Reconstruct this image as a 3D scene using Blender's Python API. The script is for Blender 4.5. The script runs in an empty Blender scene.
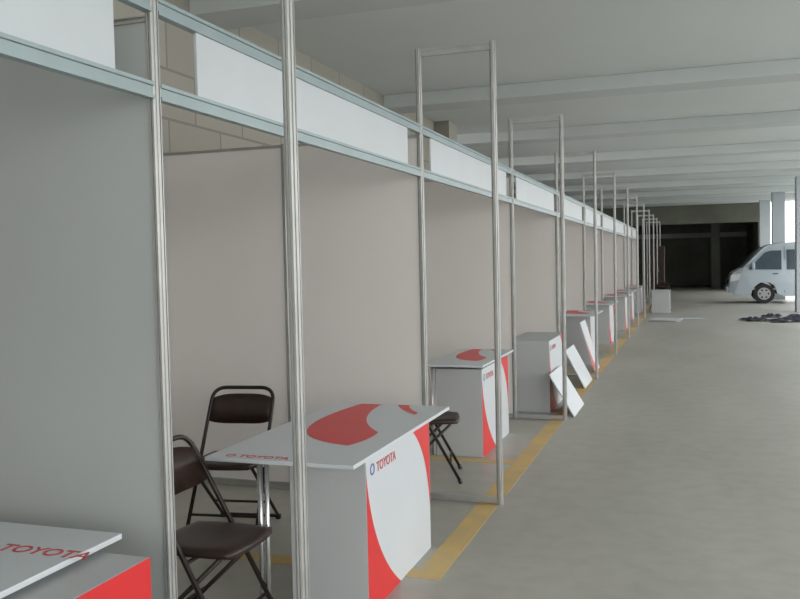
import bpy, bmesh, math, random
from mathutils import Vector, Matrix
random.seed(4)
S=bpy.context.scene
S.view_settings.view_transform='Standard'
S.view_settings.look='None'

# ---------------------------------------------------------------- materials
def mat(name,col,rough=.6,metal=0.,var=0.,scale=6.,bump=0.,col2=None,detail=4,spec=.5):
    m=bpy.data.materials.new(name); m.use_nodes=True
    nt=m.node_tree; b=nt.nodes['Principled BSDF']
    b.inputs['Roughness'].default_value=rough; b.inputs['Metallic'].default_value=metal
    b.inputs['Specular IOR Level'].default_value=spec
    c=(*col,1)
    b.inputs['Base Color'].default_value=c
    tc=nt.nodes.new('ShaderNodeTexCoord')
    n=nt.nodes.new('ShaderNodeTexNoise'); n.inputs['Scale'].default_value=scale; n.inputs['Detail'].default_value=detail
    nt.links.new(tc.outputs['Object'],n.inputs['Vector'])
    r=nt.nodes.new('ShaderNodeValToRGB')
    c2=(*(col2 if col2 else tuple(x*(1-var) for x in col)),1)
    r.color_ramp.elements[0].position=.35; r.color_ramp.elements[1].position=.65
    r.color_ramp.elements[0].color=c2; r.color_ramp.elements[1].color=c
    nt.links.new(n.outputs['Fac'],r.inputs['Fac']); nt.links.new(r.outputs['Color'],b.inputs['Base Color'])
    if bump:
        bp=nt.nodes.new('ShaderNodeBump'); bp.inputs['Strength'].default_value=bump; bp.inputs['Distance'].default_value=.01
        nt.links.new(n.outputs['Fac'],bp.inputs['Height']); nt.links.new(bp.outputs['Normal'],b.inputs['Normal'])
    return m
M={}
M['alu']=mat('aluminium',(.46,.46,.44),.38,.55,.12,9)
M['rail']=mat('rail_aluminium',(.33,.40,.41),.4,.3,.08,5)
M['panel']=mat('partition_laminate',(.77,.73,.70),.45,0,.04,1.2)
M['panelgrey']=mat('partition_darker_grey',(.42,.44,.43),.45,0,.04,1.2)  # darker grey version of the partition material, used on the nearest partitions
M['white']=mat('white_board',(.57,.60,.62),.4,0,.03,3)
M['grey']=mat('counter_side',(.47,.48,.48),.5,0,.05,3)
M['red']=mat('red_vinyl',(.66,.022,.025),.4,0,.05,4)
M['redtext']=mat('red_print',(.5,.06,.07),.5)
M['bluetext']=mat('dark_print',(.1,.12,.3),.5)
M['black']=mat('brown_steel',(.020,.012,.009),.4,.2,.2,20)
M['pad']=mat('brown_vinyl',(.036,.018,.013),.45,0,.3,20)
M['chrome']=mat('chrome',(.6,.6,.6),.25,.8,.1,9)
M['ceil']=mat('painted_ceiling',(.67,.71,.69),.9,0,.05,.5)
M['beam']=mat('painted_beam',(.585,.62,.605),.9,0,.05,.8)
M['pillar']=mat('painted_pillar',(.42,.45,.47),.8,0,.06,2)
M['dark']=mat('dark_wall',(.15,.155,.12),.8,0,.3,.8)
M['ltwall']=mat('left_plaster',(.45,.47,.44),.9,0,.15,1)
M['brown']=mat('brown_wood',(.05,.028,.018),.6,0,.4,5)
M['vanpaint']=mat('silver_paint',(.34,.39,.42),.3,.2,.03,2)
M['glass']=mat('tinted_glass',(.05,.075,.09),.1,0,.2,2,spec=.6)
M['rubber']=mat('tyre_rubber',(.012,.012,.012),.8)
M['hub']=mat('wheel_hub',(.3,.3,.3),.4,.5)
M['lampred']=mat('tail_lamp',(.5,.03,.02),.2)
M['lamp']=mat('head_lamp',(.6,.62,.6),.1)
M['cloth']=mat('dark_cloth',(.015,.018,.03),.9,0,.3,8)
M['yellow']=mat('yellow_road_paint',(.60,.41,.15),.7,0,0,5,col2=(.48,.36,.18),detail=8)
M['ground']=mat('outdoor_concrete',(.5,.5,.47),.9,0,.1,1)

def floor_mat():
    m=bpy.data.materials.new('worn_concrete_floor'); m.use_nodes=True; nt=m.node_tree; b=nt.nodes['Principled BSDF']
    tc=nt.nodes.new('ShaderNodeTexCoord')
    def noise(s,d,stretch=(1,1,1)):
        mp=nt.nodes.new('ShaderNodeMapping'); mp.inputs['Scale'].default_value=stretch
        nt.links.new(tc.outputs['Object'],mp.inputs['Vector'])
        n=nt.nodes.new('ShaderNodeTexNoise'); n.inputs['Scale'].default_value=s; n.inputs['Detail'].default_value=d
        nt.links.new(mp.outputs['Vector'],n.inputs['Vector']); return n
    n1=noise(.6,5,(1.6,.5,1)); n2=noise(7,8); n3=noise(.9,3,(1.3,.6,1))
    r=nt.nodes.new('ShaderNodeValToRGB'); e=r.color_ramp.elements
    e[0].position=.3; e[0].color=(.345,.335,.29,1); e[1].position=.7; e[1].color=(.44,.43,.38,1)
    nt.links.new(n1.outputs['Fac'],r.inputs['Fac'])
    mx=nt.nodes.new('ShaderNodeMixRGB'); mx.blend_type='MULTIPLY'; mx.inputs['Fac'].default_value=.35
    r2=nt.nodes.new('ShaderNodeValToRGB'); r2.color_ramp.elements[0].position=.3; r2.color_ramp.elements[0].color=(.7,.7,.66,1); r2.color_ramp.elements[1].position=.6
    nt.links.new(n2.outputs['Fac'],r2.inputs['Fac'])
    nt.links.new(r.outputs['Color'],mx.inputs['Color1']); nt.links.new(r2.outputs['Color'],mx.inputs['Color2'])
    # worn darker stains
    r3=nt.nodes.new('ShaderNodeValToRGB'); r3.color_ramp.elements[0].position=.66; r3.color_ramp.elements[0].color=(1,1,1,1)
    r3.color_ramp.elements[1].position=.74; r3.color_ramp.elements[1].color=(.78,.78,.76,1)
    nt.links.new(n3.outputs['Fac'],r3.inputs['Fac'])
    m2=nt.nodes.new('ShaderNodeMixRGB'); m2.blend_type='MULTIPLY'; m2.inputs['Fac'].default_value=1
    nt.links.new(mx.outputs['Color'],m2.inputs['Color1']); nt.links.new(r3.outputs['Color'],m2.inputs['Color2'])
    nt.links.new(m2.outputs['Color'],b.inputs['Base Color'])
    b.inputs['Roughness'].default_value=.42
    return m
M['floor']=floor_mat()
def block_mat():
    m=bpy.data.materials.new('concrete_block'); m.use_nodes=True; nt=m.node_tree; b=nt.nodes['Principled BSDF']
    tc=nt.nodes.new('ShaderNodeTexCoord'); sp=nt.nodes.new('ShaderNodeSeparateXYZ'); cb=nt.nodes.new('ShaderNodeCombineXYZ')
    nt.links.new(tc.outputs['Object'],sp.inputs[0]); nt.links.new(sp.outputs['Y'],cb.inputs['X']); nt.links.new(sp.outputs['Z'],cb.inputs['Y'])
    k=nt.nodes.new('ShaderNodeTexBrick'); k.inputs['Scale'].default_value=1
    k.inputs['Brick Width'].default_value=.8; k.inputs['Row Height'].default_value=.4; k.inputs['Mortar Size'].default_value=.012
    k.inputs['Color1'].default_value=(.38,.36,.31,1); k.inputs['Color2'].default_value=(.44,.42,.36,1); k.inputs['Mortar'].default_value=(.3,.28,.24,1)
    nt.links.new(cb.outputs[0],k.inputs['Vector']); nt.links.new(k.outputs['Color'],b.inputs['Base Color'])
    b.inputs['Roughness'].default_value=.9
    return m
M['block']=block_mat()

# ---------------------------------------------------------------- mesh builder
class MB:
    def __init__(s): s.v=[]; s.f=[]; s.m=[]; s.mats=[]; s.sm=[]
    def mi(s,k):
        if k not in s.mats: s.mats.append(k)
        return s.mats.index(k)
    def add(s,vs,fs,k,smooth=False,mtx=None):
        o=len(s.v)
        for p in vs:
            p=Vector(p)
            if mtx is not None: p=mtx@p
            s.v.append(p)
        i=s.mi(k)
        for f in fs: s.f.append([o+a for a in f]); s.m.append(i); s.sm.append(smooth)
    def box(s,x0,x1,y0,y1,z0,z1,k,bev=0.,mtx=None):
        bm=bmesh.new(); bmesh.ops.create_cube(bm,size=1)
        for v in bm.verts: v.co=Vector(((x0+x1)/2+v.co.x*(x1-x0),(y0+y1)/2+v.co.y*(y1-y0),(z0+z1)/2+v.co.z*(z1-z0)))
        if bev: bmesh.ops.bevel(bm,geom=bm.edges[:],offset=bev,segments=2,affect='EDGES',profile=.6)
        s.add([v.co.copy() for v in bm.verts],[[v.index for v in f.verts] for f in bm.faces],k,False,mtx); bm.free()
    def poly(s,pts,k,mtx=None): s.add(pts,[list(range(len(pts)))],k,False,mtx)
    def prism(s,prof,p0,p1,k,up=Vector((0,0,1)),smooth=False,mtx=None):
        p0=Vector(p0);p1=Vector(p1); d=(p1-p0).normalized()
        if abs(d.dot(up))>.95: up=Vector((0,1,0))
        a=d.cross(up).normalized(); b=a.cross(d).normalized(); n=len(prof)
        vs=[p0+a*x+b*y for x,y in prof]+[p1+a*x+b*y for x,y in prof]
        fs=[[i,(i+1)%n,n+(i+1)%n,n+i] for i in range(n)]+[list(range(n))[::-1],list(range(n,2*n))]
        s.add(vs,fs,k,smooth,mtx)
    def tube(s,pts,r,k,n=10,mtx=None,closed=False):
        pts=[Vector(p) for p in pts]; L=len(pts); vs=[];fs=[]
        d0=(pts[1]-pts[0]).normalized(); a=d0.orthogonal().normalized()
        for i,p in enumerate(pts):
            if i==0: d=pts[1]-pts[0]
            elif i==L-1: d=pts[-1]-pts[-2]
            else: d=(pts[i+1]-p).normalized()+(p-pts[i-1]).normalized()
            d.normalize(); a=(a-d*a.dot(d)).normalized(); b=d.cross(a)
            for j in range(n):
                t=2*math.pi*j/n; vs.append(p+a*r*math.cos(t)+b*r*math.sin(t))
        for i in range(L-1):
            for j in range(n): fs.append([i*n+j,i*n+(j+1)%n,(i+1)*n+(j+1)%n,(i+1)*n+j])
        fs+= [list(range(n))[::-1],[ (L-1)*n+j for j in range(n)]]
        s.add(vs,fs,k,True,mtx)
    def cyl(s,p0,p1,r,k,n=24,mtx=None): s.prism([(r*math.cos(2*math.pi*i/n),r*math.sin(2*math.pi*i/n)) for i in range(n)],p0,p1,k,mtx=mtx)
    def obj(s,name,loc=(0,0,0),rot=0.):
        me=bpy.data.meshes.new(name); me.from_pydata([tuple(v) for v in s.v],[],s.f)
        for k in s.mats: me.materials.append(M[k])
        for p,i,sm in zip(me.polygons,s.m,s.sm): p.material_index=i; p.use_smooth=sm
        me.update()
        bm=bmesh.new(); bm.from_mesh(me); bmesh.ops.recalc_face_normals(bm,faces=bm.faces[:]); bm.to_mesh(me); bm.free()
        o=bpy.data.objects.new(name,me); o.location=loc; o.rotation_euler=(0,0,rot); S.collection.objects.link(o); return o
def fillet(pts,r,n=5):
    pts=[Vector(p) for p in pts]; out=[pts[0]]
    for i in range(1,len(pts)-1):
        p=pts[i]; a=(pts[i-1]-p); b=(pts[i+1]-p); rr=min(r,a.length*.49,b.length*.49)
        A=p+a.normalized()*rr; B=p+b.normalized()*rr
        for j in range(n+1):
            t=j/n; out.append(A*(1-t)**2+p*2*t*(1-t)+B*t*t)
    out.append(pts[-1]); return out
def text_to(mb,body,size,k,mtx):
    cu=bpy.data.curves.new('t','FONT'); cu.body=body; cu.size=size; cu.extrude=.0006; cu.offset=size*.012
    o=bpy.data.objects.new('t',cu); S.collection.objects.link(o)
    bpy.context.view_layer.update()
    dg=bpy.context.evaluated_depsgraph_get(); me=bpy.data.meshes.new_from_object(o.evaluated_get(dg))
    mb.add([v.co.copy() for v in me.vertices],[list(p.vertices) for p in me.polygons],k,False,mtx)
    bpy.data.objects.remove(o); bpy.data.meshes.remove(me)

# ---------------------------------------------------------------- room shell
HC=3.9; BD=.18
def slab(name,x0,x1,y0,y1,z0,z1,k,bev=0):
    b=MB(); b.box(x0,x1,y0,y1,z0,z1,k,bev); return b.obj(name)
slab('floor',-14,4.4,-10,50,-.2,0,'floor')
slab('ground',4.4,70,-60,90,-.25,-.02,'ground')
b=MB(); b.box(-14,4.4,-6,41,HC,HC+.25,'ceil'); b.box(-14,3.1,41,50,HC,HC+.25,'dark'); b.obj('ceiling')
slab('wall_left',-4.3,-4.0,-6,14.0,0,HC,'block')
slab('wall_side',-14,-13.8,14,50,0,HC,'ltwall')
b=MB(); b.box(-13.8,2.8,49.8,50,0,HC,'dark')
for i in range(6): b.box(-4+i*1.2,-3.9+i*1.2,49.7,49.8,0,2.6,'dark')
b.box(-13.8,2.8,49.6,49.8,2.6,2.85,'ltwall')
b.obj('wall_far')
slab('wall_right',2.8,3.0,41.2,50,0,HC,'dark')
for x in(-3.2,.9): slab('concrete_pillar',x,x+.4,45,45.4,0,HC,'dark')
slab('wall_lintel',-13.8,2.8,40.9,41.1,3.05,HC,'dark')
for y in [2.4,6.6,11.4,15.4,19.4,23.4,27.6,31.8,36.0]:
    slab('ceiling_beam',-13.8 if y>14 else -4,4.4,y-.25,y+.25,HC-BD,HC,'beam',.01)
for y in (1.,7,13,19,25.6,33.,39.):
    slab('concrete_pillar',2.70,3.12,y,y+.42,0,HC-BD if y<33 else HC,'pillar',.015)
slab('block_wall_pillar',-4.05,-3.75,13.6,14.1,0,HC,'block')

# floor markings
z=.002
b=MB(); b.box(-1.35,-1.21,4.05,34,0,z,'yellow'); b.obj('parking_line_marking')
for y in (4.05,6.55,8.95,12.0,15.0): 
    b=MB(); b.box(-3.6,-1.35,y,y+.12,0,z,'yellow'); b.obj('parking_line_marking')

# ---------------------------------------------------------------- booth structure
XI,XO=-1.70,-1.20
Y=[2.47+3*i for i in range(-1,10)]; Y[2]=5.44
R=.02
def octprof(r=R):
    pr=[]
    for i in range(8):
        a=math.pi/4*i; c,s_=math.cos(a),math.sin(a)
        t=(-s_,c); h=r*math.tan(math.pi/8)
        pr+= [(c*r+t[0]*-h,s_*r+t[1]*-h),(c*r-t[0]*h*.35,s_*r-t[1]*h*.35),(c*r*.72-t[0]*h*.3,s_*r*.72-t[1]*h*.3),
              (c*r*.72+t[0]*h*.3,s_*r*.72+t[1]*h*.3),(c*r+t[0]*h*.35,s_*r+t[1]*h*.35)]
    return pr
OP=octprof()
def post(mb,x,y,z0,z1): 
    mb.prism(OP,(x,y,z0),(x,y,z1),'alu'); mb.box(x-.017,x+.017,y-.017,y+.017,z1,z1+.004,'alu')
def railseg(mb,p0,p1,h,k='rail'):
    w=.016; e=h/2
    pr=[(w,-e),(w,-e*.55),(w*.45,-e*.5),(w*.45,e*.5),(w,e*.55),(w,e),(-w,e),(-w,e*.55),(-w*.45,e*.5),(-w*.45,-e*.5),(-w,-e*.55),(-w,-e)]
    mb.prism(pr,p0,p1,k)
for y in Y+[32.44,35.44]:
    b=MB(); 
    post(b,XI,y,0,3.0); post(b,XO,y,0,3.0)
    railseg(b,(XI,y,2.972),(XO,y,2.972),.045,'alu'); railseg(b,(XI,y,.03),(XO,y,.03),.035,'alu')
    b.obj('aluminium_gate_frame')
for i,y in enumerate(Y):
    b=MB()
    for x in (-2.7,-3.7): post(b,x,y,0,2.44)
    for x0,x1 in ((-2.68,-1.72),(-3.68,-2.72)):
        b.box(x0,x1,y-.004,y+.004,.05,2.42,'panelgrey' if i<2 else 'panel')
        railseg(b,(x0,y,2.43),(x1,y,2.43),.02,'alu'); railseg(b,(x0,y,.03),(x1,y,.03),.045,'alu')
    b.obj('booth_partition')
    if i<len(Y)-1:
        y2=Y[i+1]
        b=MB()
        for zz in(2.475,2.19):
            railseg(b,(XI,y+.02,zz),(XI,y2-.02,zz),.055)
        b.box(XI-.004,XI+.006,y+(.26 if i==1 else .22),y2-(.21 if i==0 else .28),2.21,2.46,'white')
        b.obj('booth_fascia')
        b=MB()
        for j in range(3):
            b.box(-3.704,-3.696,y+j+.03,y+j+.95,.05,2.40,'panel')
            railseg(b,(-3.7,y+j+.03,2.43),(-3.7,y+j+.95,2.43),.02,'alu')
            if j: post(b,-3.7,y+j,0,2.44)
        b.obj('booth_back_wall')

# ---------------------------------------------------------------- counters and tables
def arc(p0,p1,p2,n=10):
    return [tuple((1-t)**2*a+2*t*(1-t)*c+t*t*d for a,c,d in zip(p0,p1,p2)) for t in [i/n for i in range(n+1)]]
def counter(x0,x1,y0,y1,h=.73,txt=True,red=True):
    """front face on +x side"""
    b=MB(); b.box(x0,x1,y0,y1,0,h,'grey',.004)
    W=y1-y0; fx=x1+.0035
    b.box(x1-.001,x1+.003,y0,y1,0,h,'white')
    F=lambda u,v:(fx+.0005,y0+u*W,v*h)
    if red:
        b.poly([F(0,0)]+[F(*p) for p in arc((.46,0),(.06,.35),(0,.90),14)],'red')
        b.poly([F(1,1)]+[F(*p) for p in arc((.66,1),(.95,.82),(1,.3),14)],'red')
    if txt:
        m=Matrix.Translation((fx+.001,y0+.14*W,h*.86))@Matrix(((0,0,1,0),(1,0,0,0),(0,1,0,0),(0,0,0,1)))
        text_to(b,'TOYOTA',.065,'redtext',m)
        m=Matrix.Translation((fx+.001,y0+.05*W,h*.86))@Matrix(((0,0,1,0),(1,0,0,0),(0,1,0,0),(0,0,0,1)))
        text_to(b,'O',.075,'bluetext',m)
    return b.obj('display_counter')
def table(x0,x1,y0,y1,h,legs=True,graphic=True,txt=None,skip=(),lx0=.06):
    b=MB(); b.box(x0,x1,y0,y1,h-.018,h,'white',.002)
    if legs:
        for ix,lx in enumerate((x0+lx0,x1-.10)):
            for iy,ly in enumerate((y0+.08,y1-.1)):
                if (ix,iy) in skip: continue
                b.tube([(lx,ly,h-.018),(lx,ly,0.0)],.013,'chrome')
                b.tube([(lx+.035,ly,h-.018),(lx+.025,ly,.0)],.011,'chrome')
            if not skip or ix==0: b.tube([(lx,y0+.08,h-.05),(lx,y1-.1,h-.05)],.01,'chrome')
    z=h+.001
    if graphic:
        W=x1-x0; D=y1-y0
        G=lambda u,v:(x0+u*W,y0+v*D,z)
        outer=arc((.24,.99),(.0,.32),(.76,.24),20)
        inner=arc((.76,.24),(.84,.34),(.80,.46),6)[1:]+arc((.80,.46),(.44,.66),(.42,.99),16)[1:]
        b.poly([G(*p) for p in outer+inner],'red')
        b.poly([G(*p) for p in arc((.56,.995),(.66,.88),(.84,.80),10)+arc((.84,.84),(.72,.9),(.66,.995),8)],'red')
    if txt:
        m=Matrix.Translation((x0+txt[0],y0+txt[1],z)); text_to(b,'O TOYOTA',txt[2],'redtext',m)
    return b.obj('display_table')
counter(-1.78,-1.40,3.55,4.52)
table(-2.06,-1.345,3.28,4.77,.755,txt=(.08,.03,.06),skip=((1,0),(1,1)),lx0=.23)
counter(-1.95,-1.59,1.2,2.2,.71,txt=False)
table(-2.5,-1.74,1.15,2.27,.75,graphic=False,txt=(.39,.88,.08),skip=((1,0),(1,1)))
counter(-2.05,-1.62,6.72,7.75,.72)
table(-2.10,-1.59,6.65,7.90,.76,skip=((1,0),(1,1)))
counter(-1.85,-1.41,8.85,9.95,.75)
for y,x in ((13.0,-1.45),(16.1,-1.45),(19.3,-1.4),(22.2,-1.45),(25.4,-1.4)):
    counter(x-.42,x,y,y+.95,.73,txt=False)
    table(x-.6,x+.08,y-.15,y+1.1,.755,skip=((1,0),(1,1)))
def board(xb,xt,h,y0,y1,k='white',sk=0,red=0):
    b=MB(); d=Vector((xt-xb,sk,h)); n=Vector((h,0,xb-xt)).normalized()*.012
    q=[Vector((xb,y0,0)),Vector((xb,y1,0)),Vector((xb,y1,0))+d,Vector((xb,y0,0))+d]
    b.add(q+[p+n for p in q],[[0,1,2,3],[4,5,6,7],[0,1,5,4],[1,2,6,5],[2,3,7,6],[3,0,4,7]],k)
    if red:
        m=n*1.1; e=(q[1]-q[0])
        if red==1: b.poly([q[0]+m]+[q[0]+e*u+d*v+m for u,v in arc((.45,0),(.1,.35),(0,.9),10)],'red')
        else: b.poly([q[2]+m]+[q[0]+e*u+d*v+m for u,v in arc((.4,1),(.9,.8),(1,.2),10)],'red')
    b.obj('leaning_panel')
board(-1.14,-1.39,.42,8.66,9.45,'white')
board(-1.26,-1.5,.46,10.6,11.4)
board(-1.3,-1.5,.7,12.1,12.7,red=1)

# ---------------------------------------------------------------- folding chairs
def chair(loc,rot):
    b=MB(); w=.215; r=.0115
    b.tube(fillet([(-w,.24,0),(-w*.93,-.215,.84),(w*.93,-.215,.84),(w,.24,0)],.09,7),r,'black')
    w2=.185
    b.tube(fillet([(-w2,.17,.425),(-w2,-.26,0.02),(w2,-.26,0.02),(w2,.17,.425)],.03,3),r*.9,'black')
    def ya(z): return .24-(.455)*z/.84
    b.tube([(-w,ya(.14),.14),(w,ya(.14),.14)],.008,'black')
    b.tube([(-w2,-.14,.14),(w2,-.14,.14)],.008,'black')
    b.tube([(-w,ya(.40),.40),(w,ya(.40),.40)],.008,'black')
    for s in(-1,1): 
        b.cyl((s*w,.24,0),(s*w*.998,.225,.03),.016,'black',12); b.box(s*w2-.014,s*w2+.014,-.276,-.246,0,.03,'black',.004)
    n=10; vs=[];fs=[]
    for top in(1,0):
        for i in range(n+1):
            for j in range(n+1):
                u=i/n*2-1; v=j/n*2-1
                q=(abs(u)**6+abs(v)**6); sc=1-.09*(abs(u*v)**2)
                x=u*.195*sc; y=.03+v*.205*sc
                z=(.462-.012*(1-min(1,u*u+v*v))-.02*min(1,q)*.6) if top else .425
                vs.append((x,y,z))
    N=(n+1)**2
    for o in(0,N):
        for i in range(n):
            for j in range(n):
                a=o+i*(n+1)+j; fs.append([a,a+1,a+n+2,a+n+1])
    ring=[i*(n+1) for i in range(n+1)]+[n*(n+1)+j for j in range(1,n+1)]+[i*(n+1)+n for i in range(n-1,-1,-1)]+[j for j in range(n-1,0,-1)]
    for q in range(len(ring)):
        a,c=ring[q],ring[(q+1)%len(ring)]; fs.append([a,c,c+N,a+N])
    b.add(vs,fs,'pad',True)
    vs=[];fs=[];n=12
    for i in range(n+1):
        u=i/n*2-1
        for z,t in((.63,.008),(.80,.008),(.80,-.008),(.63,-.008)):
            zz=z-(.025*u**4 if z>.7 else -.02*u**4)
            vs.append((u*.2,ya(zz)-.03*(1-u*u)+t,zz))
    for i in range(n):
        for j in range(4): fs.append([i*4+j,i*4+(j+1)%4,i*4+4+(j+1)%4,i*4+4+j])
    fs+=[[0,1,2,3],[4*n+j for j in range(4)]]
    b.add(vs,fs,'pad',True)
    return b.obj('folding_chair',loc,rot)
chair((-2.63,4.50,0),math.radians(180+8))
chair((-1.97,3.14,0),math.radians(-90))
chair((-1.87,6.04,0),math.radians(-75))
chair((-.9,26.5,0),math.radians(150))

# ---------------------------------------------------------------- distant clutter
b=MB(); b.box(-1.1,-.6,25.3,25.8,0,.62,'grey',.01); b.box(-1.12,-.58,25.28,25.82,.62,.65,'grey'); b.box(-1.05,-.65,25.294,25.3,.08,.56,'grey'); b.obj('grey_storage_box')
b=MB(); dx=-.38; dy=3.7
b.box(-1.1+dx,-.6+dx,29.9+dy,30.3+dy,.06,2.0,'brown',.01)
for x in(-1.09,-.845): b.box(x+dx,x+.23+dx,29.88+dy,29.9+dy,.12,1.94,'brown',.008)
for x in(-.88,-.81): b.tube([(x+dx,29.865+dy,1.0),(x+dx,29.865+dy,1.15)],.008,'chrome')
for x in(-1.07,-.65): b.box(x+dx,x+.04+dx,29.95+dy,30.25+dy,0,.06,'brown')
b.obj('wooden_cabinet')
b=MB()
for i in range(5):
    cx,cy=random.uniform(.1,.9)-.9,random.uniform(-.5,.5); a=random.uniform(-.6,.6)
    mt=Matrix.Translation((cx,22.6+cy,.006*i))@Matrix.Rotation(a,4,'Z'); b.box(-.35,.35,-.25,.25,0,.006,'white',mtx=mt)
b.obj('loose_paper_sheets')
def cloth(name,cx,cy,sx,sy,seed):
    random.seed(seed); b=MB(); n=14; vs=[];fs=[]
    ph=[random.uniform(0,6) for _ in range(4)]
    for i in range(n+1):
        for j in range(n+1):
            u=i/n*2-1;v=j/n*2-1; e=max(0,1-(u*u+v*v)*.55)
            ang=math.atan2(v,u); rr=1+.25*math.sin(3*ang+ph[0])+.15*math.sin(5*ang+ph[1])
            vs.append((cx+u*sx*rr,cy+v*sy*rr,.004+.07*e*(1+.7*math.sin(6*u+ph[2])*math.cos(5*v+ph[3]))))
    for i in range(n):
        for j in range(n):
            a=i*(n+1)+j; fs.append([a,a+1,a+n+2,a+n+1])
    b.add(vs,fs,'cloth',True); b.obj(name)
cloth('crumpled_tarp',2.1,22.0,.42,.3,1); cloth('crumpled_tarp',1.4,22.3,.25,.25,2); cloth('crumpled_tarp',2.5,23.3,.25,.45,5); cloth('crumpled_tarp',1.9,23.6,.2,.25,7)

# ---------------------------------------------------------------- van (nose toward -x)
def van(loc):
    L=4.7; Wd=.85
    prof=[(0.02,.42),(0.0,.62),(.05,.85),(.12,1.02),(.42,1.18),(1.05,1.83),(1.25,1.93),(1.6,1.98),(3.2,2.0),(4.3,1.97),(4.55,1.88),(4.66,1.5),(4.7,.9),(4.7,.42),(4.55,.28)]
    def wheelcut(cx):
        return [(cx+.39*math.cos(a),.31+.39*math.sin(a)) for a in [math.pi*i/8 for i in range(9)]]
    bottom=[(4.1,.26)]+[p for p in wheelcut(3.5) if p[1]>.2]+[(2.9,.24),(1.7,.24)]+[p for p in wheelcut(1.1)]+[(.6,.26),(.2,.28)]
    pts=prof+bottom
    def halfw(x,z):
        w=Wd
        if z>1.05: w-=(z-1.05)*.13
        if z>1.85: w-=.05
        if x<.5: w-=.10*(1-x/.5)**2
        return w
    b=MB(); n=len(pts)
    vs=[]
    for s in(-1,-.9,.9,1):
        for x,z in pts:
            inset=.05 if abs(s)==1 else 0
            cx,cz=2.35,1.05
            k=1-inset*.45
            X=cx+(x-cx)*(k if z>.5 else 1); Z=cz+(z-cz)*(k if z>.5 else 1)
            vs.append((X,s*halfw(x,z),Z))
    fs=[]
    for a in range(3):
        for i in range(n): fs.append([a*n+i,a*n+(i+1)%n,(a+1)*n+(i+1)%n,(a+1)*n+i])
    b.add(vs,fs,'vanpaint',False)
    for s in (0,3): b.add([vs[s*n+i] for i in range(n)],[list(range(n))],'vanpaint')
    def sidepoly(ps,k,off=.006):
        for s in(-1,1): b.poly([(x,s*(halfw(x,z)+off),z) for x,z in ps],k)
    sidepoly([(.62,1.12),(1.12,1.66),(1.3,1.72),(1.62,1.72),(1.62,1.10)],'glass')
    sidepoly([(1.78,1.10),(1.78,1.74),(2.95,1.76),(2.95,1.10)],'glass')
    sidepoly([(3.08,1.10),(3.08,1.76),(4.25,1.73),(4.4,1.12)],'glass')
    for x in (1.70,3.02): sidepoly([(x,.35),(x,1.85),(x+.012,1.85),(x+.012,.35)],'rubber')
    sidepoly([(.05,.50),(4.68,.50),(4.68,.44),(.05,.44)],'hub')
    sidepoly([(1.35,.98),(1.52,.98),(1.52,.95),(1.35,.95)],'rubber')
    b.poly([(.40,-.66,1.21),(.40,.66,1.21),(1.03,.62,1.85),(1.03,-.62,1.85)],'glass',mtx=Matrix.Translation((-.02,0,.03)))
    sidepoly([(.06,.72),(.10,.95),(.42,1.0),(.34,.78)],'lamp'); sidepoly([(4.6,1.0),(4.55,1.4),(4.63,1.4),(4.68,1.0)],'lampred')
    b.box(-.03,.03,-.6,.6,.62,.8,'rubber',.01); b.box(-.06,.06,-.72,.72,.36,.55,'vanpaint',.03)
    for s in(-1,1):
        b.box(.72,.82,s*.92-.08,s*.92+.08,1.12,1.34,'vanpaint',.025); b.tube([(.78,s*.78,1.15),(.78,s*.9,1.18)],.015,'rubber')
        for cx in(1.1,3.5):
            b.cyl((cx,s*.60,.32),(cx,s*.82,.32),.32,'rubber',32); b.cyl((cx,s*.80,.32),(cx,s*.83,.32),.2,'hub',24)
            for i in range(6):
                a=i*math.pi/3; b.cyl((cx+.13*math.cos(a),s*.83,.32+.13*math.sin(a)),(cx+.13*math.cos(a),s*.833,.32+.13*math.sin(a)),.03,'rubber',10)
    b.obj('passenger_van',loc)
van((1.12,31.0,0))

# ---------------------------------------------------------------- light
w=bpy.data.worlds.new('World'); S.world=w; w.use_nodes=True; nt=w.node_tree; bg=nt.nodes['Background']
tc=nt.nodes.new('ShaderNodeTexCoord'); sp=nt.nodes.new('ShaderNodeSeparateXYZ'); r=nt.nodes.new('ShaderNodeValToRGB')
nt.links.new(tc.outputs['Generated'],sp.inputs[0]); nt.links.new(sp.outputs['Z'],r.inputs['Fac'])
r.color_ramp.elements[0].color=(.98,.98,.96,1); r.color_ramp.elements[1].color=(.85,.9,1,1)
nt.links.new(r.outputs['Color'],bg.inputs['Color']); bg.inputs['Strength'].default_value=3.6

# ---------------------------------------------------------------- camera
f=854.; 
Yc=Vector((292,43.5,-f)).normalized()
u=Vector((-.022,1,0)); u.z=(u.x*Yc.x+u.y*Yc.y)/(-Yc.z); u.normalize()
Xc=Yc.cross(u)
Rm=Matrix((Xc,Yc,u))
cd=bpy.data.cameras.new('camera'); cam=bpy.data.objects.new('camera',cd); S.collection.objects.link(cam); S.camera=cam
cd.sensor_width=36; cd.lens=f/800*36; cd.clip_end=300
cam.matrix_world=Matrix.Translation((0,0,1.6))@Rm.to_4x4()
